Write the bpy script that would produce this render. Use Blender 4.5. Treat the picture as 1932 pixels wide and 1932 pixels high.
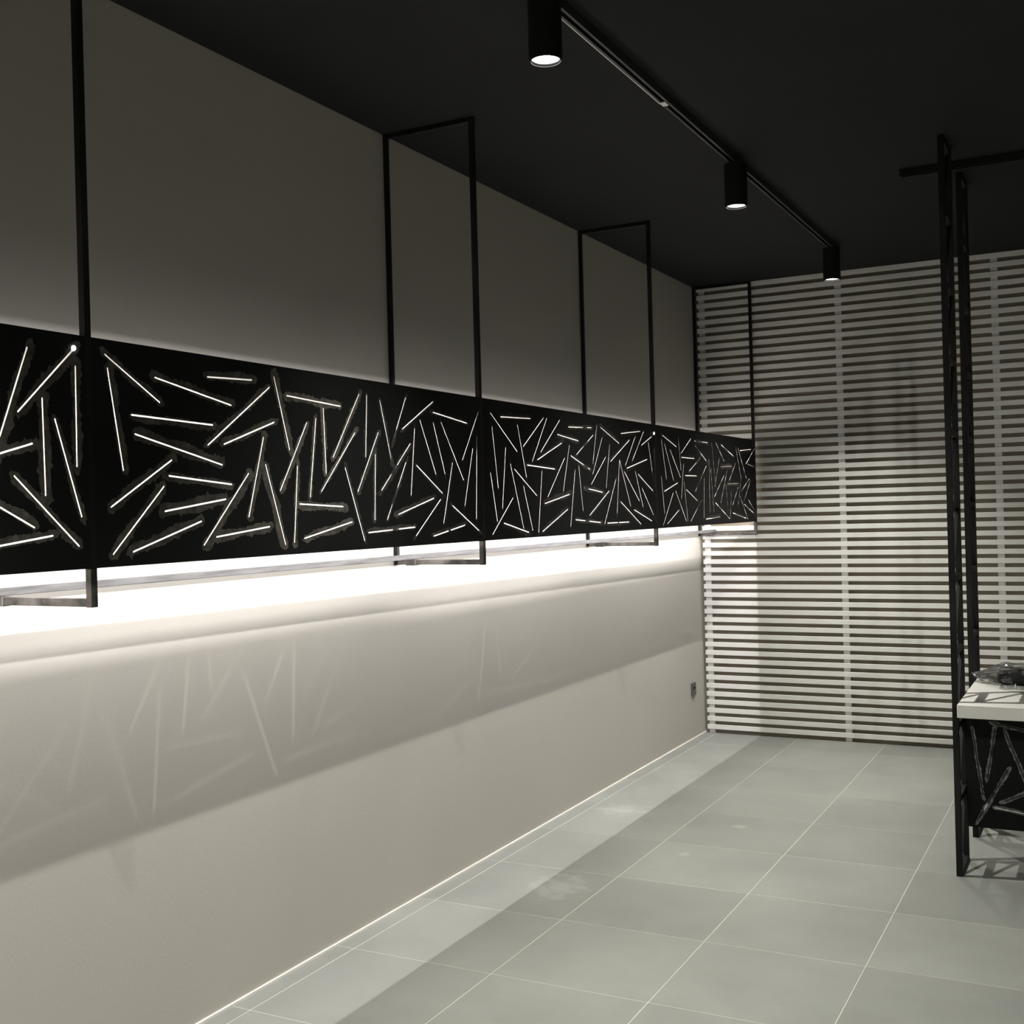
import bpy, bmesh, math, random
from mathutils import Vector, Matrix
from mathutils.geometry import delaunay_2d_cdt

for o in list(bpy.data.objects): bpy.data.objects.remove(o)
S = bpy.context.scene
COL = S.collection

# ------------------------------------------------------------------ camera
CAM = Vector((2.716, -8.219, 1.659))
YAW, ROLL, FPX = math.atan2(1138, 2181), math.radians(1.52), 2181.0
Fw = Vector((-math.sin(YAW), math.cos(YAW), 0)); Rt = Vector((math.cos(YAW), math.sin(YAW), 0)); Up = Vector((0, 0, 1))
cx = Rt*math.cos(ROLL) - Up*math.sin(ROLL)
cy = Rt*math.sin(ROLL) + Up*math.cos(ROLL)
cam_d = bpy.data.cameras.new('camera'); cam = bpy.data.objects.new('camera', cam_d); COL.objects.link(cam)
m = Matrix.Identity(4)
for i in range(3):
    m[i][0] = cx[i]; m[i][1] = cy[i]; m[i][2] = -Fw[i]; m[i][3] = CAM[i]
cam.matrix_world = m
cam_d.sensor_fit = 'HORIZONTAL'; cam_d.sensor_width = 36.0; cam_d.lens = 36.0*FPX/1932.0
cam_d.clip_start = 0.05; cam_d.clip_end = 60
S.camera = cam

# ------------------------------------------------------------------ world, view, light levels
w = bpy.data.worlds.new('world'); S.world = w; w.use_nodes = True
w.node_tree.nodes['Background'].inputs[0].default_value = (0.02, 0.02, 0.022, 1)
w.node_tree.nodes['Background'].inputs[1].default_value = 0.2
S.view_settings.view_transform = 'Standard'; S.view_settings.look = 'None'
S.view_settings.gamma = 1.0; S.view_settings.use_curve_mapping = False
S.view_settings.exposure = 0.14
SPOT_W = 345.0            # each ceiling spotlight
SPOT_COL = (1.0, 0.985, 0.90)
SPOT_ANGLE = 92
LED_TOP_W = 33.0           # per 2 m panel, strip behind the top edge
LED_LOW_W = 14.5          # per 2 m panel, strip behind the bottom edge
LED_COL = (1.0, 0.975, 0.98)

# ------------------------------------------------------------------ materials
def nm(name):
    mt = bpy.data.materials.new(name); mt.use_nodes = True
    nt = mt.node_tree; b = nt.nodes['Principled BSDF']
    return mt, nt, b
def plain(name, c, rough=0.6, metal=0.0, spec=0.5, var=0.0, scale=6.0, bump=0.0, bscale=60.0):
    mt, nt, b = nm(name)
    b.inputs['Roughness'].default_value = rough; b.inputs['Metallic'].default_value = metal
    b.inputs['Specular IOR Level'].default_value = spec
    b.inputs['Base Color'].default_value = (*c, 1)
    tc = nt.nodes.new('ShaderNodeNewGeometry')
    if var > 0:
        n = nt.nodes.new('ShaderNodeTexNoise'); n.inputs['Scale'].default_value = scale; n.inputs['Detail'].default_value = 5
        nt.links.new(tc.outputs['Position'], n.inputs['Vector'])
        r = nt.nodes.new('ShaderNodeValToRGB')
        r.color_ramp.elements[0].position = 0.3; r.color_ramp.elements[1].position = 0.7
        r.color_ramp.elements[0].color = (*[max(0, k*(1-var)) for k in c], 1)
        r.color_ramp.elements[1].color = (*[min(1, k*(1+var)) for k in c], 1)
        nt.links.new(n.outputs['Fac'], r.inputs['Fac']); nt.links.new(r.outputs['Color'], b.inputs['Base Color'])
    if bump > 0:
        n2 = nt.nodes.new('ShaderNodeTexNoise'); n2.inputs['Scale'].default_value = bscale; n2.inputs['Detail'].default_value = 3
        nt.links.new(tc.outputs['Position'], n2.inputs['Vector'])
        bp = nt.nodes.new('ShaderNodeBump'); bp.inputs['Strength'].default_value = bump; bp.inputs['Distance'].default_value = 0.003
        nt.links.new(n2.outputs['Fac'], bp.inputs['Height']); nt.links.new(bp.outputs['Normal'], b.inputs['Normal'])
    return mt
def emis(name, c, s):
    mt, nt, b = nm(name)
    b.inputs['Base Color'].default_value = (0.8, 0.8, 0.8, 1)
    b.inputs['Emission Color'].default_value = (*c, 1); b.inputs['Emission Strength'].default_value = s
    return mt
def ramp_mix(name, c1, c2, scale, p0, p1, rough, metal, stretch=(1, 1, 1), spec=0.5, r2=None):
    mt, nt, b = nm(name)
    g = nt.nodes.new('ShaderNodeNewGeometry'); mp = nt.nodes.new('ShaderNodeMapping'); mp.inputs['Scale'].default_value = stretch
    n = nt.nodes.new('ShaderNodeTexNoise'); n.inputs['Scale'].default_value = scale; n.inputs['Detail'].default_value = 6
    r = nt.nodes.new('ShaderNodeValToRGB')
    r.color_ramp.elements[0].position = p0; r.color_ramp.elements[1].position = p1
    r.color_ramp.elements[0].color = (*c1, 1); r.color_ramp.elements[1].color = (*c2, 1)
    nt.links.new(g.outputs['Position'], mp.inputs['Vector']); nt.links.new(mp.outputs['Vector'], n.inputs['Vector'])
    nt.links.new(n.outputs['Fac'], r.inputs['Fac']); nt.links.new(r.outputs['Color'], b.inputs['Base Color'])
    b.inputs['Roughness'].default_value = rough; b.inputs['Metallic'].default_value = metal; b.inputs['Specular IOR Level'].default_value = spec
    return mt

M_wall = plain('wall_paint', (0.435, 0.412, 0.366), 0.75, var=0.025, scale=1.3, bump=0.12, bscale=90)
M_ceil = plain('ceiling_black', (0.018, 0.0185, 0.019), 0.9, spec=0.2, var=0.08, scale=2)
M_brown = plain('brown_wall', (0.27, 0.235, 0.185), 0.8, spec=0.2, var=0.10, scale=3)
M_slat = plain('white_slat', (0.79, 0.78, 0.755), 0.55, var=0.03, scale=4)
M_batten = plain('white_batten', (0.73, 0.72, 0.715), 0.6, var=0.05, scale=5)
M_grout = plain('grout', (0.48, 0.47, 0.43), 0.9, var=0.10, scale=14)
M_bead = plain('base_bead', (0.80, 0.77, 0.69), 0.6, var=0.05, scale=20)
M_black = ramp_mix('black_steel', (0.007, 0.007, 0.007), (0.018, 0.0176, 0.0165), 9, 0.45, 0.75, 0.55, 0.0, (1, 1, 0.35), spec=0.18)
M_panel = plain('panel_black', (0.0065, 0.0068, 0.007), 0.6, spec=0.14, var=0.2, scale=4)
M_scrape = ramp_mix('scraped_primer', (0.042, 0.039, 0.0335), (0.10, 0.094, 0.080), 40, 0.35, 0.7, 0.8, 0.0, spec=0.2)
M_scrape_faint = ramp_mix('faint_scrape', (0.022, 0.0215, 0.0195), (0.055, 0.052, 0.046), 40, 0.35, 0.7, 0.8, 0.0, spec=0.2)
M_scrape_table = ramp_mix('counter_scrape', (0.05, 0.05, 0.05), (0.26, 0.26, 0.27), 45, 0.38, 0.72, 0.55, 0.3)
M_bare = ramp_mix('bare_steel', (0.034, 0.031, 0.028), (0.16, 0.148, 0.136), 13, 0.38, 0.62, 0.38, 0.45, (1, 1, 1))
M_rail = ramp_mix('brushed_steel', (0.05, 0.0485, 0.047), (0.105, 0.102, 0.10), 30, 0.35, 0.65, 0.5, 0.2, (3, 0.25, 3))
M_lamp = plain('lamp_black', (0.008, 0.008, 0.008), 0.6, spec=0.2)
M_lens = emis('lamp_lens', (1, 0.99, 0.96), 22)
M_chrome = plain('lamp_ring', (0.25, 0.25, 0.25), 0.25, metal=0.9)
M_track = plain('track_black', (0.028, 0.028, 0.028), 0.45, spec=0.4)
M_lip = plain('track_lip', (0.75, 0.75, 0.72), 0.5)
M_clip = plain('track_clip', (0.85, 0.85, 0.83), 0.4)
M_led = emis('led_strip', (1, 0.98, 0.95), 12)
M_ledchip = emis('led_chip', (0.93, 0.95, 1.0), 60)
M_top = plain('white_laminate', (0.80, 0.785, 0.745), 0.42, var=0.02, scale=8)
M_socket = plain('socket_plate', (0.075, 0.074, 0.068), 0.5)
M_socket_in = plain('socket_well', (0.012, 0.012, 0.012), 0.5)
M_pin = plain('socket_pin', (0.5, 0.48, 0.42), 0.3, metal=1)
M_bundle = plain('black_fabric', (0.010, 0.010, 0.011), 0.85, spec=0.2, var=0.3, scale=30)
M_wallplain = plain('side_wall_paint', (0.70, 0.68, 0.63), 0.8, var=0.03, scale=2)

def tile_mat():
    mt, nt, b = nm('porcelain_tile')
    L = nt.links; N = nt.nodes
    g = N.new('ShaderNodeNewGeometry'); oi = N.new('ShaderNodeObjectInfo')
    n1 = N.new('ShaderNodeTexNoise'); n1.inputs['Scale'].default_value = 1.6; n1.inputs['Detail'].default_value = 8; n1.inputs['Roughness'].default_value = 0.62
    L.new(g.outputs['Position'], n1.inputs['Vector'])
    r = N.new('ShaderNodeValToRGB')
    r.color_ramp.elements[0].position = 0.30; r.color_ramp.elements[1].position = 0.72
    r.color_ramp.elements[0].color = (0.194, 0.200, 0.184, 1); r.color_ramp.elements[1].color = (0.252, 0.259, 0.240, 1)
    L.new(n1.outputs['Fac'], r.inputs['Fac'])
    # per-tile value shift
    mm = N.new('ShaderNodeMapRange'); mm.inputs['To Min'].default_value = 0.93; mm.inputs['To Max'].default_value = 1.06
    L.new(oi.outputs['Random'], mm.inputs['Value'])
    mul = N.new('ShaderNodeMix'); mul.data_type = 'RGBA'; mul.blend_type = 'MULTIPLY'; mul.inputs[0].default_value = 1
    L.new(r.outputs['Color'], mul.inputs[6]); L.new(mm.outputs['Result'], mul.inputs[7])
    # dried plaster smudges on the floor
    last = mul.outputs[2]
    for (x, y, rx, ry) in ((0.255, -2.31, 0.17, 0.13), (0.96, -2.39, 0.05, 0.05), (0.50, -3.62, 0.16, 0.22), (0.85, -2.95, 0.05, 0.05)):
        mp = N.new('ShaderNodeMapping'); mp.vector_type = 'POINT'
        mp.inputs['Location'].default_value = (-x/rx, -y/ry, 0); mp.inputs['Scale'].default_value = (1/rx, 1/ry, 0)
        L.new(g.outputs['Position'], mp.inputs['Vector'])
        ln = N.new('ShaderNodeVectorMath'); ln.operation = 'LENGTH'; L.new(mp.outputs['Vector'], ln.inputs[0])
        n2 = N.new('ShaderNodeTexNoise'); n2.inputs['Scale'].default_value = 14; n2.inputs['Detail'].default_value = 5
        L.new(g.outputs['Position'], n2.inputs['Vector'])
        ma = N.new('ShaderNodeMath'); ma.operation = 'MULTIPLY_ADD'; ma.inputs[1].default_value = 2.4; L.new(n2.outputs['Fac'], ma.inputs[0])
        ms = N.new('ShaderNodeMath'); ms.operation = 'MULTIPLY'; ms.inputs[1].default_value = -1; L.new(ln.outputs['Value'], ms.inputs[0])
        L.new(ms.outputs[0], ma.inputs[2])
        mr = N.new('ShaderNodeMapRange'); mr.inputs['From Min'].default_value = 0.35; mr.inputs['From Max'].default_value = 0.95
        mr.inputs['To Max'].default_value = 0.32; L.new(ma.outputs[0], mr.inputs['Value'])
        mx = N.new('ShaderNodeMix'); mx.data_type = 'RGBA'; mx.inputs[7].default_value = (0.44, 0.43, 0.41, 1)
        L.new(mr.outputs['Result'], mx.inputs[0]); L.new(last, mx.inputs[6]); last = mx.outputs[2]
    L.new(last, b.inputs['Base Color'])
    b.inputs['Roughness'].default_value = 0.52; b.inputs['Specular IOR Level'].default_value = 0.35
    return mt
M_tile = tile_mat()

def plastic_mat():
    mt, nt, b = nm('clear_plastic'); N = nt.nodes; L = nt.links
    N.remove(b); out = N['Material Output']
    tr = N.new('ShaderNodeBsdfTransparent'); tr.inputs[0].default_value = (0.80, 0.80, 0.78, 1)
    gl = N.new('ShaderNodeBsdfGlossy'); gl.inputs['Roughness'].default_value = 0.18; gl.inputs['Color'].default_value = (0.9, 0.9, 0.9, 1)
    df = N.new('ShaderNodeBsdfDiffuse'); df.inputs['Color'].default_value = (0.30, 0.30, 0.29, 1)
    fr = N.new('ShaderNodeLayerWeight'); fr.inputs['Blend'].default_value = 0.35
    m1 = N.new('ShaderNodeMixShader'); m1.inputs[0].default_value = 0.16
    m2 = N.new('ShaderNodeMixShader'); L.new(fr.outputs['Fresnel'], m2.inputs[0])
    L.new(tr.outputs[0], m1.inputs[1]); L.new(df.outputs[0], m1.inputs[2])
    L.new(m1.outputs[0], m2.inputs[1]); L.new(gl.outputs[0], m2.inputs[2]); L.new(m2.outputs[0], out.inputs['Surface'])
    return mt
M_plastic = plastic_mat()
M_cord = plain('clear_cord', (0.30, 0.31, 0.29), 0.25)

# ------------------------------------------------------------------ helpers
def bm_box(bm, x0, x1, y0, y1, z0, z1, bev=0.0):
    v = [bm.verts.new(p) for p in ((x0,y0,z0),(x1,y0,z0),(x1,y1,z0),(x0,y1,z0),(x0,y0,z1),(x1,y0,z1),(x1,y1,z1),(x0,y1,z1))]
    fs = [bm.faces.new([v[i] for i in q]) for q in ((0,3,2,1),(4,5,6,7),(0,1,5,4),(1,2,6,5),(2,3,7,6),(3,0,4,7))]
    if bev > 0:
        es = list({e for f in fs for e in f.edges})
        bmesh.ops.bevel(bm, geom=es, offset=bev, segments=1, profile=0.5, affect='EDGES')
def bm_bar(bm, a, b, wx, wy, up=(0, 0, 1), bev=0.0):
    a = Vector(a); b = Vector(b); d = (b-a).normalized(); s = d.cross(Vector(up))
    if s.length < 1e-5: s = d.cross(Vector((1, 0, 0)))
    s.normalize(); u = s.cross(d)
    v = []
    for p in (a, b):
        for (i, j) in ((-1,-1),(1,-1),(1,1),(-1,1)): v.append(bm.verts.new(p + s*i*wx/2 + u*j*wy/2))
    fs = [bm.faces.new([v[i] for i in q]) for q in ((0,3,2,1),(4,5,6,7),(0,1,5,4),(1,2,6,5),(2,3,7,6),(3,0,4,7))]
    bmesh.ops.recalc_face_normals(bm, faces=fs)
    if bev > 0:
        bmesh.ops.bevel(bm, geom=list({e for f in fs for e in f.edges}), offset=bev, segments=1, profile=0.5, affect='EDGES')
def bm_ring(bm, prof, n=40, c=(0, 0, 0), close=False):
    """revolve a (r, z) profile about the z axis"""
    rows = []
    for (r, z) in prof:
        if r < 1e-6: rows.append([bm.verts.new((c[0], c[1], c[2]+z))])
        else: rows.append([bm.verts.new((c[0]+r*math.cos(2*math.pi*i/n), c[1]+r*math.sin(2*math.pi*i/n), c[2]+z)) for i in range(n)])
    pairs = list(zip(rows, rows[1:])) + ([(rows[-1], rows[0])] if close else [])
    for a, b in pairs:
        for i in range(n):
            j = (i+1) % n
            if len(a) == 1 and len(b) == 1: continue
            if len(a) == 1: bm.faces.new((a[0], b[i], b[j]))
            elif len(b) == 1: bm.faces.new((a[i], a[j], b[0]))
            else: bm.faces.new((a[i], a[j], b[j], b[i]))
    bmesh.ops.recalc_face_normals(bm, faces=bm.faces[:])
def bm_tube(bm, pts, r, n=8, closed=False):
    pts = [Vector(p) for p in pts]; rows = []; N = len(pts)
    for i, p in enumerate(pts):
        a = pts[(i-1) % N] if (closed or i > 0) else p; b = pts[(i+1) % N] if (closed or i < N-1) else p
        d = (b-a).normalized(); s = d.cross(Vector((0, 0, 1)))
        if s.length < 1e-4: s = d.cross(Vector((1, 0, 0)))
        s.normalize(); u = s.cross(d)
        rows.append([bm.verts.new(p + (s*math.cos(2*math.pi*k/n) + u*math.sin(2*math.pi*k/n))*r) for k in range(n)])
    rng = range(N if closed else N-1)
    for i in rng:
        a, b = rows[i], rows[(i+1) % N]
        for k in range(n): bm.faces.new((a[k], a[(k+1) % n], b[(k+1) % n], b[k]))
    if not closed:
        bm.faces.new(rows[0][::-1]); bm.faces.new(rows[-1])
    bmesh.ops.recalc_face_normals(bm, faces=bm.faces[:])
def mesh_of(bm, name, mats, smooth=False):
    me = bpy.data.meshes.new(name); bm.to_mesh(me); bm.free()
    for mt in (mats if isinstance(mats, (list, tuple)) else [mats]): me.materials.append(mt)
    if smooth:
        for p in me.polygons: p.use_smooth = True
    return me
def obj(name, bm, mats, parent=None, smooth=False, loc=None):
    o = bpy.data.objects.new(name, mesh_of(bm, name, mats, smooth)); COL.objects.link(o)
    if parent: o.parent = parent
    if loc: o.location = loc
    return o
def inst(name, me, parent, loc):
    o = bpy.data.objects.new(name, me); COL.objects.link(o); o.parent = parent; o.location = loc
    return o
def box_obj(name, d, mats, parent=None, bev=0.0):
    bm = bmesh.new(); bm_box(bm, *d, bev=bev); return obj(name, bm, mats, parent)
def tag(o, label, cat, group=None):
    o['label'] = label; o['category'] = cat
    if group: o['group'] = group
    return o
def thing(name, label, cat, loc=(0, 0, 0), group=None):
    o = bpy.data.objects.new(name, None); COL.objects.link(o); o.location = loc; o.empty_display_size = 0.1
    return tag(o, label, cat, group)
def struct(name, d, mat):
    o = box_obj(name, d, mat); o['kind'] = 'structure'; return o
def copy_tree(o, loc, label=None, group=None):
    r = o.copy(); COL.objects.link(r); r.location = loc
    if label: r['label'] = label
    if group: r['group'] = group
    def rec(src, dst):
        for ch in list(src.children):
            c = ch.copy(); COL.objects.link(c); c.parent = dst; rec(ch, c)
    rec(o, r)
    return r

# ------------------------------------------------------------------ room shell
CE = 3.272; XR = 5.6; YF = -10.6
floor = struct('floor', (-0.15, XR+0.15, YF-0.15, 0.15, -0.12, -0.0007), M_grout)
struct('ceiling', (-0.15, XR+0.15, YF-0.15, 0.15, CE, CE+0.12), M_ceil)
struct('wall_left', (-0.15, 0, YF-0.15, 0.15, -0.0014, CE), M_wall)
wall_back = struct('wall_back', (0, XR, 0, 0.15, -0.0014, CE), M_brown)
struct('wall_right', (XR, XR+0.15, YF-0.15, 0.15, -0.0014, CE), M_wallplain)
struct('wall_front', (0, XR, YF-0.15, YF, -0.0014, CE), M_wallplain)
bm = bmesh.new(); bm_box(bm, 0.0, 0.0075, YF, -0.002, -0.001, 0.009, 0.002)
o = obj('baseboard_left', bm, M_bead); o['kind'] = 'structure'

# floor tiles, each its own piece with an eased edge over the recessed grout
P = 0.6; J = 0.0036
xs = [0.0076] + [0.085 + P*k for k in range(0, 10)] + [XR]
ys = [YF] + [-0.385 - P*k for k in range(17, -1, -1) if -0.385 - P*k > YF + 0.02] + [-0.001]
cache = {}
rnd = random.Random(4)
for a, b in zip(xs, xs[1:]):
    for c, d in zip(ys, ys[1:]):
        key = (round(b-a, 4), round(d-c, 4))
        if key not in cache:
            bm = bmesh.new(); hx, hy = (b-a-J)/2, (d-c-J)/2; bm_box(bm, -hx, hx, -hy, hy, -0.009, 0.0, 0.0005)
            cache[key] = mesh_of(bm, 'tile', M_tile)
        inst('tile', cache[key], floor, ((a+b)/2, (c+d)/2, rnd.uniform(-0.0002, 0.0002)))

# ------------------------------------------------------------------ slatted screen on the back wall
scr = thing('slat_screen', 'white horizontal slat cladding on pale battens across the brown back wall', 'slat screen', (0, 0, 0))
bm = bmesh.new(); bm_box(bm, 0.021, XR-0.02, -0.036, -0.019, 0, 0.0335, 0.0012)
slat_me = mesh_of(bm, 'slat', M_slat)
PITCH = 0.06055
for k in range(54):
    z = 0.028 + PITCH*k
    if z + 0.0335 > CE: break
    inst('slat', slat_me, scr, (0, 0, z))
bm = bmesh.new(); bm_box(bm, -0.0215, 0.0215, -0.019, 0.0, 0.0, CE-0.001)
bat_me = mesh_of(bm, 'batten', M_batten)
for x in (0.0525, 1.0365, 2.046, 3.05, 4.06, 5.07): inst('batten', bat_me, scr, (x, 0, 0))

# ------------------------------------------------------------------ hanging steel frames and the rail
POSTS = [-6.13, -4.10, -2.09, -0.062]
XP, T = 0.437, 0.0195
frame_labels = ['black steel hanging frame nearest the camera, at the joint of the two nearest slotted panels',
                'black steel hanging frame second nearest, with its top bar showing against the black ceiling',
                'black steel hanging frame third from the camera, in front of the beige wall',
                'black steel hanging frame at the far end, standing against the white slat screen']
h = T/2
fr0 = thing('hanging_frame', frame_labels[0], 'frame', (0, POSTS[0], 0), 'steel frames carrying the slotted panels')
box_obj('front_post', (XP-T, XP, -h, h, 1.4475, CE), M_black, fr0)
box_obj('wall_post', (0.0005, T, -h, h, 1.4475, CE), M_black, fr0, 0.0015)
box_obj('ceiling_bar', (T, XP-T, -h, h, CE-T, CE), M_black, fr0, 0.0015)
box_obj('bottom_bar', (T, XP-T, -h+0.0005, h-0.0005, 1.4485, 1.4695), M_bare, fr0, 0.0015)
o = box_obj('coupling_sleeve', (0.062, 0.112, -0.0135, 0.0135, 1.4455, 1.4712), M_bare, fr0, 0.002); o['label'] = 'dark bare steel sleeve'
o = box_obj('post_foot', (XP-T-0.0006, XP+0.0004, -h-0.0006, h+0.0006, 1.447, 1.5435), M_bare, fr0, 0.0012); o['label'] = 'unpainted lower end of post'
for y, lb in zip(POSTS[1:], frame_labels[1:]):
    copy_tree(fr0, (0, y, 0), lb)
bm = bmesh.new(); bm_bar(bm, (0.075, -8.2, 1.4820), (0.118, -0.047, 1.4820), 0.024, 0.0205, bev=0.0015)
tag(obj('support_rail', bm, M_rail), 'long brushed steel rail lying across the frame bottom bars below the slotted panels', 'rail')

# ------------------------------------------------------------------ slotted light panels
PANEL_0 = [(0.054,0.544,0.241,0.435), (0.061,0.510,0.106,0.249), (0.226,0.501,0.526,0.447), (0.430,0.521,0.620,0.529), (0.139,0.395,0.446,0.385), (0.150,0.345,0.482,0.272), (0.062,0.154,0.280,0.280), (0.270,0.237,0.520,0.216), (0.065,0.033,0.249,0.208), (0.251,0.141,0.493,0.173), (0.133,0.036,0.390,0.111), (0.425,0.327,0.701,0.514), (0.492,0.332,0.718,0.408), (0.399,0.044,0.595,0.249), (0.592,0.121,0.667,0.359), (0.451,0.065,0.685,0.089), (0.724,0.548,0.791,0.327), (0.674,0.277,0.759,0.033), (0.784,0.495,1.064,0.481), (0.741,0.199,0.881,0.416), (0.804,0.038,0.828,0.276), (0.890,0.180,0.929,0.432), (0.970,0.468,0.977,0.256), (1.017,0.310,1.173,0.529), (0.950,0.198,1.143,0.396), (0.835,0.157,1.065,0.147), (0.855,0.048,1.115,0.095), (1.083,0.276,1.185,0.029), (1.204,0.317,1.219,0.529), (1.153,0.198,1.283,0.403), (1.250,0.100,1.263,0.326), (1.210,0.056,1.508,0.068), (1.299,0.517,1.367,0.295), (1.371,0.369,1.466,0.540), (1.440,0.425,1.655,0.539), (1.297,0.203,1.489,0.373), (1.328,0.100,1.457,0.304), (1.487,0.186,1.522,0.430), (1.374,0.110,1.645,0.174), (1.561,0.463,1.664,0.266), (1.530,0.295,1.709,0.193), (1.655,0.459,1.732,0.268), (1.514,0.036,1.694,0.169), (1.743,0.320,1.825,0.535), (1.795,0.381,1.962,0.545), (1.965,0.256,1.968,0.504), (1.865,0.417,1.868,0.184), (1.901,0.370,1.976,0.131), (1.602,0.240,1.833,0.307), (1.780,0.229,1.965,0.058), (1.620,0.218,1.833,0.107), (1.648,0.056,1.886,0.086)]
PANEL_1 = [(0.054,0.544,0.241,0.435), (0.061,0.510,0.106,0.249), (0.226,0.501,0.526,0.447), (0.430,0.521,0.620,0.529), (0.139,0.395,0.446,0.385), (0.150,0.345,0.482,0.272), (0.062,0.154,0.280,0.280), (0.270,0.237,0.520,0.216), (0.065,0.033,0.249,0.208), (0.251,0.141,0.493,0.173), (0.133,0.036,0.390,0.111), (0.425,0.327,0.701,0.514), (0.492,0.332,0.718,0.408), (0.399,0.044,0.595,0.249), (0.592,0.121,0.667,0.359), (0.451,0.065,0.685,0.089), (0.724,0.548,0.791,0.327), (0.674,0.277,0.759,0.033), (0.784,0.495,1.064,0.481), (0.741,0.199,0.881,0.416), (0.804,0.038,0.828,0.276), (0.890,0.180,0.929,0.432), (0.970,0.468,0.977,0.256), (1.017,0.310,1.173,0.529), (0.950,0.198,1.143,0.396), (0.835,0.157,1.065,0.147), (0.855,0.048,1.115,0.095), (1.083,0.276,1.185,0.029), (1.204,0.317,1.219,0.529), (1.153,0.198,1.283,0.403), (1.250,0.100,1.263,0.326), (1.210,0.056,1.508,0.068), (1.299,0.517,1.367,0.295), (1.371,0.369,1.466,0.540), (1.440,0.425,1.655,0.539), (1.297,0.203,1.489,0.373), (1.328,0.100,1.457,0.304), (1.487,0.186,1.522,0.430), (1.374,0.110,1.645,0.174), (1.561,0.463,1.664,0.266), (1.530,0.295,1.709,0.193), (1.655,0.459,1.732,0.268), (1.514,0.036,1.694,0.169), (1.713,0.463,1.873,0.246), (1.713,0.079,1.790,0.310), (1.655,0.499,1.911,0.472), (1.869,0.325,2.005,0.521), (1.879,0.145,1.953,0.371), (1.969,0.091,1.990,0.423), (1.638,0.031,1.875,0.067), (1.783,0.145,2.002,0.035)]
PANEL_2 = [(0.081,0.525,0.312,0.374), (0.091,0.468,0.132,0.216), (0.170,0.515,0.448,0.524), (0.068,0.277,0.117,0.077), (0.165,0.130,0.207,0.387), (0.247,0.319,0.356,0.043), (0.284,0.297,0.493,0.184), (0.074,0.024,0.262,0.174), (0.176,0.068,0.403,0.023), (0.365,0.225,0.444,0.031), (0.322,0.488,0.395,0.265), (0.371,0.397,0.580,0.535), (0.457,0.336,0.613,0.534), (0.545,0.380,0.752,0.535), (0.509,0.344,0.768,0.429), (0.406,0.318,0.686,0.306), (0.502,0.021,0.551,0.294), (0.606,0.179,0.795,0.359), (0.773,0.205,0.853,0.422), (0.725,0.467,0.957,0.447), (0.849,0.508,1.119,0.519), (0.934,0.381,1.135,0.482), (0.868,0.373,1.086,0.313), (0.573,0.148,0.840,0.190), (0.543,0.023,0.818,0.120), (0.845,0.039,0.911,0.305), (0.955,0.328,0.993,0.112), (1.127,0.343,1.186,0.534), (1.122,0.291,1.250,0.474), (1.233,0.527,1.470,0.457), (1.101,0.240,1.291,0.380), (1.287,0.226,1.345,0.444), (1.015,0.222,1.236,0.201), (1.072,0.088,1.321,0.207), (0.905,0.069,1.203,0.050), (1.354,0.359,1.618,0.479), (1.504,0.509,1.777,0.534), (1.256,0.043,1.418,0.268), (1.293,0.045,1.585,0.045), (1.423,0.093,1.472,0.366), (1.474,0.368,1.613,0.129), (1.552,0.342,1.704,0.501), (1.653,0.370,1.830,0.534), (1.793,0.459,1.956,0.514), (1.576,0.329,1.872,0.384), (1.536,0.310,1.740,0.156), (1.693,0.314,1.795,0.121), (1.734,0.300,1.958,0.208), (1.788,0.223,1.991,0.041), (1.479,0.151,1.755,0.031), (1.665,0.108,1.923,0.044), (1.899,0.476,1.973,0.244), (1.988,0.444,2.002,0.083)]
PANEL_3 = [(0.118,0.529,0.349,0.472), (0.098,0.503,0.168,0.280), (0.149,0.482,0.289,0.272), (0.242,0.449,0.410,0.292), (0.389,0.528,0.422,0.337), (0.433,0.437,0.618,0.533), (0.686,0.520,0.939,0.520), (0.128,0.209,0.354,0.259), (0.082,0.290,0.123,0.081), (0.095,0.016,0.275,0.200), (0.167,0.023,0.369,0.099), (0.320,0.211,0.498,0.031), (0.417,0.167,0.471,0.372), (0.471,0.267,0.524,0.033), (0.513,0.220,0.720,0.150), (0.439,0.412,0.668,0.412), (0.500,0.305,0.708,0.306), (0.696,0.491,0.907,0.404), (0.572,0.333,0.782,0.416), (0.679,0.211,0.904,0.372), (0.577,0.029,0.791,0.155), (0.832,0.044,0.856,0.291), (0.954,0.082,0.963,0.414), (0.991,0.364,1.036,0.084), (1.024,0.522,1.082,0.263), (1.105,0.531,1.283,0.412), (1.070,0.243,1.177,0.427), (1.230,0.517,1.502,0.450), (1.058,0.179,1.271,0.318), (1.189,0.140,1.337,0.347), (1.210,0.373,1.452,0.383), (1.077,0.138,1.370,0.033), (0.876,0.037,1.161,0.047), (1.305,0.265,1.343,0.091), (1.391,0.032,1.426,0.224), (1.389,0.288,1.534,0.403), (1.354,0.263,1.597,0.268), (1.552,0.517,1.658,0.313), (1.604,0.513,1.793,0.304), (1.450,0.122,1.587,0.241), (1.584,0.127,1.666,0.318), (1.660,0.214,1.860,0.302), (1.720,0.148,1.891,0.294), (1.656,0.496,1.920,0.512), (1.790,0.406,2.036,0.532), (1.834,0.406,2.039,0.387), (1.452,0.068,1.755,0.028), (1.627,0.181,1.805,0.020), (1.729,0.124,2.010,0.045), (1.826,0.157,2.051,0.038)]
COUNTER_SLITS = [(0.029,0.599,0.066,0.312), (0.125,0.618,0.087,0.388), (0.169,0.598,0.242,0.401), (0.122,0.644,0.248,0.616), (0.177,0.438,0.042,0.196), (0.161,0.291,0.241,0.331), (0.116,0.258,0.238,0.241)]

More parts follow.
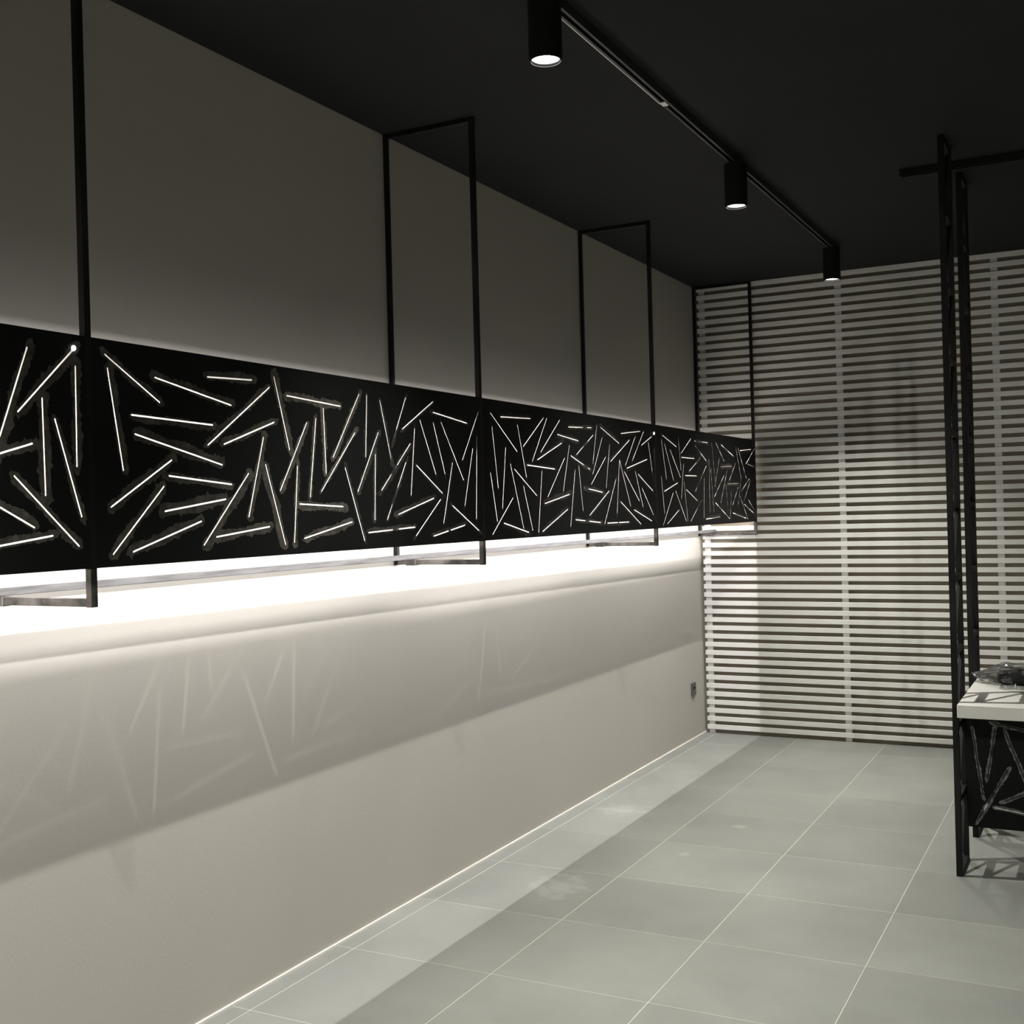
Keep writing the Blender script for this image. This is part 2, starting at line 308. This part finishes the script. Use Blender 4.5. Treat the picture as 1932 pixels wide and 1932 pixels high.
def capsule(a, b, w):
    a = Vector(a); b = Vector(b); d = (b-a).normalized(); n = Vector((-d.y, d.x)); r = w/2
    return [a+n*r, a-d*r*0.7+n*r*0.7, a-d*r, a-d*r*0.7-n*r*0.7, a-n*r, b-n*r, b+d*r*0.7-n*r*0.7, b+d*r, b+d*r*0.7+n*r*0.7, b+n*r]
def smear(a, b, rn, hw, ragged):
    """ragged outline scraped around one slit"""
    a = Vector(a); b = Vector(b); d = (b-a).normalized(); n = Vector((-d.y, d.x)); L = (b-a).length
    off = rn.uniform(-0.45, 0.45)*hw; e0 = rn.uniform(0.008, 0.030); e1 = rn.uniform(0.008, 0.030)
    k = max(6, int((L+e0+e1)/0.0075)); up = []; lo = []
    w1 = hw*rn.uniform(0.8, 1.2); w2 = hw*rn.uniform(0.8, 1.2); g1, g2 = rn.uniform(0, 9), rn.uniform(0, 9)
    for i in range(k+1):
        s = -e0 + (L+e0+e1)*i/k
        tap = min(1, (min(i, k-i)+rn.uniform(0.3, 0.9))/rn.uniform(1.2, 3.0))
        j = rn.uniform(-0.0025, 0.0025)
        wob1 = 0.22*hw*math.sin(s*38+g1) + (rn.uniform(0.15, 0.45)*hw if rn.random() < 0.10 else 0)
        wob2 = 0.22*hw*math.sin(s*33+g2) + (rn.uniform(0.15, 0.45)*hw if rn.random() < 0.10 else 0)
        up.append(a + d*(s+j) + n*(off + (w1+wob1)*tap + rn.uniform(-1, 1)*ragged))
        lo.append(a + d*(s-j) + n*(off - (w2+wob2)*tap + rn.uniform(-1, 1)*ragged))
    return up + lo[::-1]
def in_poly(p, poly):
    x, y = p; c = False; n = len(poly); j = n-1
    for i in range(n):
        xi, yi = poly[i]; xj, yj = poly[j]
        if (yi > y) != (yj > y) and x < (xj-xi)*(y-yi)/(yj-yi)+xi: c = not c
        j = i
    return c
def bbox(poly): return min(p[0] for p in poly), max(p[0] for p in poly), min(p[1] for p in poly), max(p[1] for p in poly)
def slit_sheet(bm, W, H, slits, width, smears, thick, to3d, mats=None):
    """sheet W x H with real slits cut through it; to3d(u, h, depth) places it"""
    verts = []; edges = []
    def loop(pts):
        s = len(verts); verts.extend(Vector((p[0], p[1])) for p in pts)
        edges.extend((s+i, s+(i+1) % len(pts)) for i in range(len(pts)))
    e = 0.0012
    clampp = lambda p: (min(max(p[0], e), W-e), min(max(p[1], e), H-e))
    loop([(0, 0), (W, 0), (W, H), (0, H)])
    holes = [[tuple(p) for p in capsule(s[:2], s[2:], width)] for s in slits]
    sm = [[clampp(p) for p in poly] for poly in smears]
    for q in holes: loop(q)
    for q in sm: loop(q)
    vo, eo, fo, *_ = delaunay_2d_cdt(verts, edges, [], 0, 1e-6)
    hb = [(bbox(q), q) for q in holes]; sb = [(bbox(q), q) for q in sm]
    def hit(p, lst):
        for (x0, x1, y0, y1), q in lst:
            if x0 <= p[0] <= x1 and y0 <= p[1] <= y1 and in_poly(p, q): return True
        return False
    mats = mats or [1]*len(sm)
    def mat_at(p):
        for ((x0, x1, y0, y1), q), mi in zip(sb, mats):
            if x0 <= p[0] <= x1 and y0 <= p[1] <= y1 and in_poly(p, q): return mi
        return 0
    keep = []
    for f in fo:
        c = sum((vo[i] for i in f), Vector((0, 0)))/len(f)
        if not (0 < c.x < W and 0 < c.y < H) or hit(c, hb): continue
        keep.append((f, mat_at(c)))
    F = {}; B = {}; cnt = {}
    for f, mi in keep:
        for i in f:
            if i not in F:
                F[i] = bm.verts.new(to3d(vo[i].x, vo[i].y, 0)); B[i] = bm.verts.new(to3d(vo[i].x, vo[i].y, thick))
        for a, b in zip(f, f[1:]+f[:1]): cnt[(a, b)] = cnt.get((a, b), 0)+1
    for f, mi in keep:
        q = bm.faces.new([F[i] for i in f]); q.material_index = mi
        bm.faces.new([B[i] for i in reversed(f)])
        for a, b in zip(f, f[1:]+f[:1]):
            if (b, a) not in cnt: bm.faces.new([F[b], F[a], B[a], B[b]])
def split_tab(s, gap=0.018):
    """one slit left uncut in the middle, as two shorter slits"""
    a = Vector(s[:2]); b = Vector(s[2:]); d = (b-a).normalized(); c = (a+b)/2
    return [(*a, *(c-d*gap/2)), (*(c+d*gap/2), *b)]
panel_labels = ['black slit cut steel light panel nearest the camera, cut off by the left photo edge',
                'black slit cut light panel with broad grey scrapes, between nearest and second hanging frames',
                'black slit cut steel light panel between the second and third hanging frames',
                'black slit cut steel light panel farthest away, ending at the white slat screen']
Z0, PH, SW, ST = 1.545, 0.583, 0.0046, 0.0010
spans = [(-8.14, -6.13, PANEL_0), (-6.13, -4.10, PANEL_1), (-4.10, -2.09, PANEL_2), (-2.09, -0.062, PANEL_3)]
chips = {0: (1.964, 0.549), 2: (1.993, 0.533)}
def add_light(name, kind, parent, loc, rot, energy, col, **kw):
    d = bpy.data.lights.new(name, kind); d.energy = energy; d.color = col
    for k, v in kw.items(): setattr(d, k, v)
    o = bpy.data.objects.new(name, d); COL.objects.link(o); o.parent = parent; o.location = loc; o.rotation_euler = rot
    return o
for k, (ya, yb, sl) in enumerate(spans):
    rn = random.Random(20+k)
    W = yb-ya-T; u0 = T/2
    root = thing('slotted_panel', panel_labels[k], 'light panel', (0, ya+u0, Z0), 'slit cut light panels along the left wall')
    ss = []; smears = []
    for s in sl:
        s = (s[0]-u0, s[1], s[2]-u0, s[3])
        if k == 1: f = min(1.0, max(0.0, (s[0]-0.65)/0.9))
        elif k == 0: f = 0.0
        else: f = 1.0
        horiz = abs(s[2]-s[0]) > 2.0*abs(s[3]-s[1])
        if k < 2: hw = 0.0150*(1-f) + (0.010 if horiz else 0.006)*f
        else: hw = 0.012 if horiz else 0.0052
        smears.append((smear(s[:2], s[2:], rn, hw*rn.uniform(0.7, 1.2), 0.0030), f))
        L = math.hypot(s[2]-s[0], s[3]-s[1])
        if (k == 1 and abs(s[1]-0.035) < 0.012 and abs(s[3]-0.07) < 0.012 and s[0] > 1.5) or (k == 2 and abs(s[0]-1.29) < 0.02 and abs(s[1]-0.044) < 0.005):
            ss += split_tab(s)
        else: ss.append(s)
    bm = bmesh.new()
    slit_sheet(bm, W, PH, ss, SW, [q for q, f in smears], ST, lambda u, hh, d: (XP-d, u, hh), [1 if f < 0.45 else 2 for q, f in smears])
    bmesh.ops.recalc_face_normals(bm, faces=bm.faces[:])
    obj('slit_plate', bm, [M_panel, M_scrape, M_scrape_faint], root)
    # folded edges that stiffen the sheet, with the led strips tucked into them
    box_obj('top_fold', (XP-0.014, XP-ST, 0, W, PH-0.0015, PH), M_panel, root)
    box_obj('bottom_fold', (XP-0.013, XP-ST, 0, W, 0, 0.0012), M_panel, root)
    o = box_obj('led_strip', (XP-0.0135, XP-0.0065, 0.02, W-0.02, PH-0.0050, PH-0.0017), M_led, root); o['label'] = 'glowing led strip under the top fold'
    add_light('led_light', 'AREA', o, (XP-0.010, W/2, PH-0.0055), (0, math.radians(25), 0), LED_TOP_W, LED_COL, shape='RECTANGLE', size=0.006, size_y=W-0.04)
    o = box_obj('led_strip', (XP-0.0026, XP-ST-0.0002, 0.02, W-0.02, 0.0062, 0.0102), M_led, root); o['label'] = 'glowing led strip behind the bottom edge'
    add_light('led_light', 'AREA', o, (XP-0.0029, W/2, 0.0075 if k < 2 else 0.0084), (0, math.radians(66), 0), LED_LOW_W, LED_COL, shape='RECTANGLE', size=0.0024, size_y=W-0.04)
    if k in chips:
        u, hh = chips[k]; u -= u0
        bm = bmesh.new(); bm_ring(bm, [(0, 0.0016), (0.0042, 0.0013), (0.0064, 0.0002), (0.0064, -0.0030), (0, -0.0030)], 20)  # real led drawn as a raised dome, enlarged to stand for its bloom
        bm.transform(Matrix(((0, 0, 1, XP), (1, 0, 0, u), (0, 1, 0, hh), (0, 0, 0, 1))))
        o = obj('led_chip', bm, M_ledchip, root); o['label'] = 'bright bluish led at a slit end'

# ------------------------------------------------------------------ ceiling tracks and spotlights
XT = 1.195
trk = thing('light_track', 'long black lighting track on the ceiling running towards the slat screen', 'track', (XT, 0, CE))
bm = bmesh.new(); y0, y1 = -9.6, -0.80
for d in ((-0.0175, -0.0145, -0.034, 0), (0.0145, 0.0175, -0.034, 0), (-0.0145, 0.0145, -0.012, 0), (-0.0145, -0.008, -0.034, -0.030), (0.008, 0.0145, -0.034, -0.030), (-0.003, 0.003, -0.022, -0.012)):
    bm_box(bm, d[0], d[1], y0, y1, d[2], d[3])
obj('track_profile', bm, M_track, trk)
o = box_obj('track_lip', (-0.0215, -0.0176, y0, -3.92, -0.034, -0.030), M_lip, trk); o['label'] = 'thin pale grey edge strip'
o = box_obj('joint_clip', (-0.014, 0.010, -3.945, -3.905, -0.040, -0.0342), M_clip, trk, 0.001); o['label'] = 'small white joint clip'
o = box_obj('end_cap', (-0.0178, 0.0178, y1, y1+0.004, -0.0345, 0), M_track, trk)

trk2 = thing('light_track', 'short black ceiling track running between the lattice columns above the counter', 'track', (1.83, -2.34, CE))
bm = bmesh.new()
for d in ((-0.0175, -0.0145, -0.034, 0), (0.0145, 0.0175, -0.034, 0), (-0.0145, 0.0145, -0.014, 0)):
    bm_box(bm, 0, 2.6, d[0], d[1], d[2], d[3])
obj('track_profile', bm, M_lamp, trk2)
box_obj('end_cap', (-0.004, 0, -0.0178, 0.0178, -0.0345, 0), M_lamp, trk2)

def make_lamp(loc, label, group):
    t = thing('track_spotlight', label, 'spotlight', loc, group)     # origin at the lower rim
    R_, Hh = 0.052, 0.196
    bm = bmesh.new()
    bm_ring(bm, [(R_-0.006, 0.014), (R_-0.006, 0.0), (R_-0.001, 0.0), (R_, 0.001), (R_, Hh-0.001), (R_-0.001, Hh), (0.0, Hh)], 48)
    obj('housing', bm, M_lamp, t, smooth=False)
    bm = bmesh.new(); bm_box(bm, -0.016, 0.016, -0.055, 0.055, Hh, CE-loc[2]-0.034, 0.002); bm_box(bm, -0.0135, 0.0135, -0.04, 0.04, CE-loc[2]-0.034, CE-loc[2]-0.0301)
    obj('track_adapter', bm, M_lamp, t)
    bm = bmesh.new(); bm_ring(bm, [(R_-0.0062, 0.013), (R_-0.0062, 0.003), (R_-0.010, 0.009), (R_-0.010, 0.013)], 48, close=True)
    obj('reflector_ring', bm, M_chrome, t, smooth=True)
    bm = bmesh.new(); bm_ring(bm, [(0, 0.007), (R_-0.022, 0.0075), (R_-0.0102, 0.0105), (R_-0.0102, 0.0125), (0, 0.0125)], 48)
    obj('lens', bm, M_lens, t, smooth=True)
    add_light('spot_light', 'SPOT', t, (0, 0, 0.005), (0, 0, 0), SPOT_W, SPOT_COL, spot_size=math.radians(SPOT_ANGLE), spot_blend=1.0, shadow_soft_size=0.015)
    return t
ZL = 3.042
lamp = make_lamp((XT, -5.0, ZL), 'largest black cylinder spotlight, nearest, cut off by the top photo edge', 'spotlights on the long ceiling track')
copy_tree(lamp, (XT, -2.98, ZL), 'middle black cylinder spotlight hanging from the long ceiling track')
copy_tree(lamp, (XT, -0.94, ZL), 'smallest black cylinder spotlight, farthest, just in front of the white slat screen')
out_grp = 'spotlights outside the photo'
for y, lb in ((-7.02, 'black cylinder spotlight on the long track, beyond the top photo edge'),
              (-9.04, 'black cylinder spotlight at the near end of the long track, behind the viewer')):
    copy_tree(lamp, (XT, y, ZL), lb, out_grp)
for y, lb in ((-5.4, 'black cylinder spotlight right of the photo, nearest to the counter'),
              (-7.4, 'black cylinder spotlight right of the viewer, middle of its row'),
              (-9.4, 'black cylinder spotlight right of the photo, farthest from the counter')):
    copy_tree(lamp, (3.3, y, ZL), lb, out_grp)
# added unseen fill spotlight, swivelled to brighten the counter front
fill_spot = copy_tree(lamp, (3.75, -7.6, ZL-0.12), 'added unseen fill spotlight right of the viewer, tilted towards the counter', out_grp)
fill_spot.rotation_euler = (Vector((2.75, -2.0, 0.95))-Vector(fill_spot.location)).to_track_quat('-Z', 'Y').to_euler()
for ch in list(fill_spot.children):
    if ch.type == 'LIGHT':
        ch.data = ch.data.copy(); ch.data.energy = 300; ch.data.spot_size = math.radians(50); ch.data.shadow_soft_size = 0.05
    if ch.name.startswith('track_adapter'):
        me_ = ch.data; bm = bmesh.new(); bm_tube(bm, [(0, 0, 0.19), (0, 0.02, 0.235), (0, 0.10, 0.262)], 0.010, 8); ch.data = mesh_of(bm, 'track_adapter', M_lamp)

# ------------------------------------------------------------------ lattice columns and counter
XA, XB = 2.057, 2.083
def make_column(y0, y1, up, loc, label):
    """flat truss of two chords, rungs and one diagonal per bay, standing in the YZ plane"""
    t = thing('lattice_column', label, 'column', loc, 'lattice columns of the counter')
    c = 0.026
    box_obj('chord', (0, c, y0, y0+c, 0, CE), M_black, t, 0.0012)
    box_obj('chord', (0, c, y1-c, y1, 0, CE), M_black, t, 0.0012)
    n = 10; bay = (CE-c)/n
    bm = bmesh.new(); bm_box(bm, 0.001, c-0.001, y0+c, y1-c, 0, c); me = mesh_of(bm, 'rung', M_black)
    for i in range(n+1): inst('rung', me, t, (0, 0, i*bay))
    a, b = (y0+c, y1-c) if up else (y1-c, y0+c)
    bm = bmesh.new(); bm_bar(bm, (c/2, a, c), (c/2, b, bay), 0.014, 0.014, up=(1, 0, 0)); me = mesh_of(bm, 'diagonal', M_black)
    for i in range(n): inst('diagonal', me, t, (0, 0, i*bay))
    return t
colA = make_column(-0.14, 0.14, True, (XA, -2.67, 0), 'tall black steel lattice column at the near left end of the white counter')
colB = make_column(-0.14, 0.14, False, (XA, -2.01, 0), 'tall black steel lattice column at the rear left end of the white counter')
XE = 3.72
copy_tree(colA, (XE, -2.67, 0), 'tall black steel lattice column at the near right end of the counter')
copy_tree(colB, (XE, -2.01, 0), 'tall black steel lattice column at the rear right end of the counter')

ZT = 0.768
cnt = thing('counter', 'white topped counter with a black scraped front panel, between black lattice columns', 'counter', (XB, -2.34, 0))
bm = bmesh.new(); bm_box(bm, 0.0005, XE-XB-0.0005, -0.525, 0.525, ZT-0.058, ZT, 0.0025)
o = obj('countertop', bm, M_top, cnt); o['label'] = 'thick white laminate top'
rn = random.Random(5)
cs = list(COUNTER_SLITS); W = XE-XB-0.002; zb = 0.162; Hh = ZT-0.058-zb
cs = [(a, b-zb, c, d-zb) for a, b, c, d in cs]
for i in range(26):                                            # the drawing goes on to the right
    cxx = 0.42 + 1.12*i/26 + rn.uniform(-0.03, 0.03); cyy = rn.uniform(0.16, Hh-0.14); an = rn.uniform(0, math.pi); L = 0.13
    ux, uy = math.cos(an)*L, math.sin(an)*L
    cs.append((max(0.30, cxx-ux), min(max(cyy-uy, 0.03), Hh-0.03), min(W-0.03, cxx+ux), min(max(cyy+uy, 0.03), Hh-0.03)))
ext = []
for s in cs[:7]:                                               # those cut off by the photo edge run on
    if s[2] > 0.235:
        L = math.hypot(s[2]-s[0], s[3]-s[1]); q = 0.26/L if L < 0.24 else 1.12
        s = (s[0], s[1], s[0]+(s[2]-s[0])*q, s[1]+(s[3]-s[1])*q)
    ext.append(s)
cs = ext + cs[7:]
sm = [smear(s[:2], s[2:], rn, 0.0085*rn.uniform(0.85, 1.2), 0.0018) for s in cs]
bm = bmesh.new()
slit_sheet(bm, W, Hh, cs, 0.0042, sm, 0.0015, lambda u, hh, d: (0.001+u, d, hh))
bmesh.ops.recalc_face_normals(bm, faces=bm.faces[:])
o = obj('front_panel', bm, [M_panel, M_scrape_table], cnt, loc=(0, -0.225, zb)); o['label'] = 'black slit cut panel with grey scraped streaks'
box_obj('rear_panel', (0.001, W, 0.226, 0.2275, zb, ZT-0.058), M_panel, cnt)

# ------------------------------------------------------------------ wall socket
so = thing('wall_socket', 'small dark grey square wall socket low on the beige wall near the corner', 'socket', (0.0, -0.283, 0.355))
bm = bmesh.new(); hw, hh_ = 0.0435, 0.047
bm_ring(bm, [(0.021, 0.002), (0.021, 0.011)], 32)
ring_in = [v for v in bm.verts if abs(v.co.z-0.011) < 1e-6]
ring_in.sort(key=lambda v: math.atan2(v.co.y, v.co.x))
outer = []
for v in ring_in:
    a = math.atan2(v.co.y, v.co.x); s = min(hw/max(1e-6, abs(math.cos(a))), hh_/max(1e-6, abs(math.sin(a))))
    outer.append((math.cos(a)*s, math.sin(a)*s))
t1 = [bm.verts.new((p[0]*0.97, p[1]*0.97, 0.011)) for p in outer]; t2 = [bm.verts.new((p[0], p[1], 0.008)) for p in outer]; t3 = [bm.verts.new((p[0], p[1], 0)) for p in outer]
n = len(ring_in)
for i in range(n):
    j = (i+1) % n
    bm.faces.new((ring_in[i], ring_in[j], t1[j], t1[i])); bm.faces.new((t1[i], t1[j], t2[j], t2[i])); bm.faces.new((t2[i], t2[j], t3[j], t3[i]))
bmesh.ops.recalc_face_normals(bm, faces=bm.faces[:])
bm.transform(Matrix(((0, 0, 1, 0), (1, 0, 0, 0), (0, 1, 0, 0), (0, 0, 0, 1))))
obj('face_plate', bm, M_socket, so)
bm = bmesh.new(); bm_ring(bm, [(0, 0.0022), (0.0208, 0.0022), (0.0208, 0.0005), (0, 0.0005)], 32)
bm.transform(Matrix(((0, 0, 1, 0), (1, 0, 0, 0), (0, 1, 0, 0), (0, 0, 0, 1))))
obj('socket_well', bm, M_socket_in, so)
for s in (-0.0095, 0.0095):
    bm = bmesh.new(); bm_ring(bm, [(0, 0.0042), (0.0024, 0.0036), (0.0024, 0.0023), (0, 0.0023)], 12)
    bm.transform(Matrix(((0, 0, 1, 0), (1, 0, 0, s), (0, 1, 0, 0), (0, 0, 0, 1))))
    obj('contact', bm, M_pin, so)

# ------------------------------------------------------------------ black bundle in clear plastic on the counter
from mathutils import noise as mnoise
bg = thing('wrapped_bundle', 'black bundle in crumpled clear plastic with a clear cord coil, lying on the white counter', 'bundle', (2.32, -2.20, ZT))
def lump(sx, sy, sz, amp, freq, seed, n=3, fold=0.0):
    bm = bmesh.new(); bmesh.ops.create_icosphere(bm, subdivisions=n, radius=1.0)
    for v in bm.verts:
        p = v.co.copy()
        q = Vector((math.copysign(abs(p.x)**0.8, p.x), math.copysign(abs(p.y)**0.8, p.y), p.z))
        d = 1 + amp*mnoise.noise(q*freq + Vector((seed, 0, 0))) + fold*abs(mnoise.noise(q*freq*2.3 + Vector((0, seed, 0))))
        v.co = Vector((q.x*sx*d, q.y*sy*d, max(-0.92, q.z*d)*sz))
    return bm
bm = lump(0.165, 0.115, 0.041, 0.14, 1.3, 3.0, 4); bmesh.ops.translate(bm, verts=bm.verts, vec=(0.030, -0.036, 0.0385)); obj('dark_bundle', bm, M_bundle, bg, smooth=True)
bm = lump(0.165, 0.125, 0.052, 0.30, 2.2, 8.0, 5, 0.22)
for v in bm.verts:                                             # pinch the left end into a loose twisted tail
    if v.co.x < -0.10:
        t_ = min(1, (-0.10-v.co.x)/0.07)
        v.co.x -= 0.045*t_; v.co.y *= 1-0.45*t_; v.co.y += 0.035*t_; v.co.z = v.co.z*(1-0.55*t_) - 0.012*t_ + 0.006*math.sin(v.co.y*160)*t_
lowest = min(v.co.z for v in bm.verts)
bmesh.ops.translate(bm, verts=bm.verts, vec=(0.0, 0.0, -lowest+0.0006)); o = obj('plastic_wrap', bm, M_plastic, bg, smooth=False); o['label'] = 'crumpled clear plastic'
bm = bmesh.new()
for k in range(4):
    pts = []
    for i in range(36):
        a = 2*math.pi*i/36; ex = 0.062*(1-0.06*k); ey = 0.020*(1-0.08*k)
        pinch = 1-0.55*math.exp(-((math.cos(a)*1.0-0.15)/0.25)**2)
        pts.append((-0.045+ex*math.cos(a), -0.155+ey*math.sin(a)*pinch, 0.004+0.0035*k+0.002*math.sin(3*a+k)))
    bm_tube(bm, pts, 0.0019, 6, closed=True)
o = obj('cord_coil', bm, M_cord, bg, smooth=True); o['label'] = 'small coil of clear cord'
bm = bmesh.new(); pts = [(-0.036, -0.155+0.013*math.cos(2*math.pi*i/20), 0.0135+0.011*math.sin(2*math.pi*i/20)) for i in range(20)]
bm_tube(bm, pts, 0.0018, 6, closed=True); obj('tie', bm, M_clip, bg, smooth=True)
bm = bmesh.new(); pts = []
for i in range(24):
    s = i/23; pts.append((-0.005+0.055*math.sin(s*2.2), -0.118-0.036*s, 0.062-0.056*s*s))
bm_tube(bm, pts, 0.0016, 6); obj('cord', bm, M_clip, bg, smooth=True)
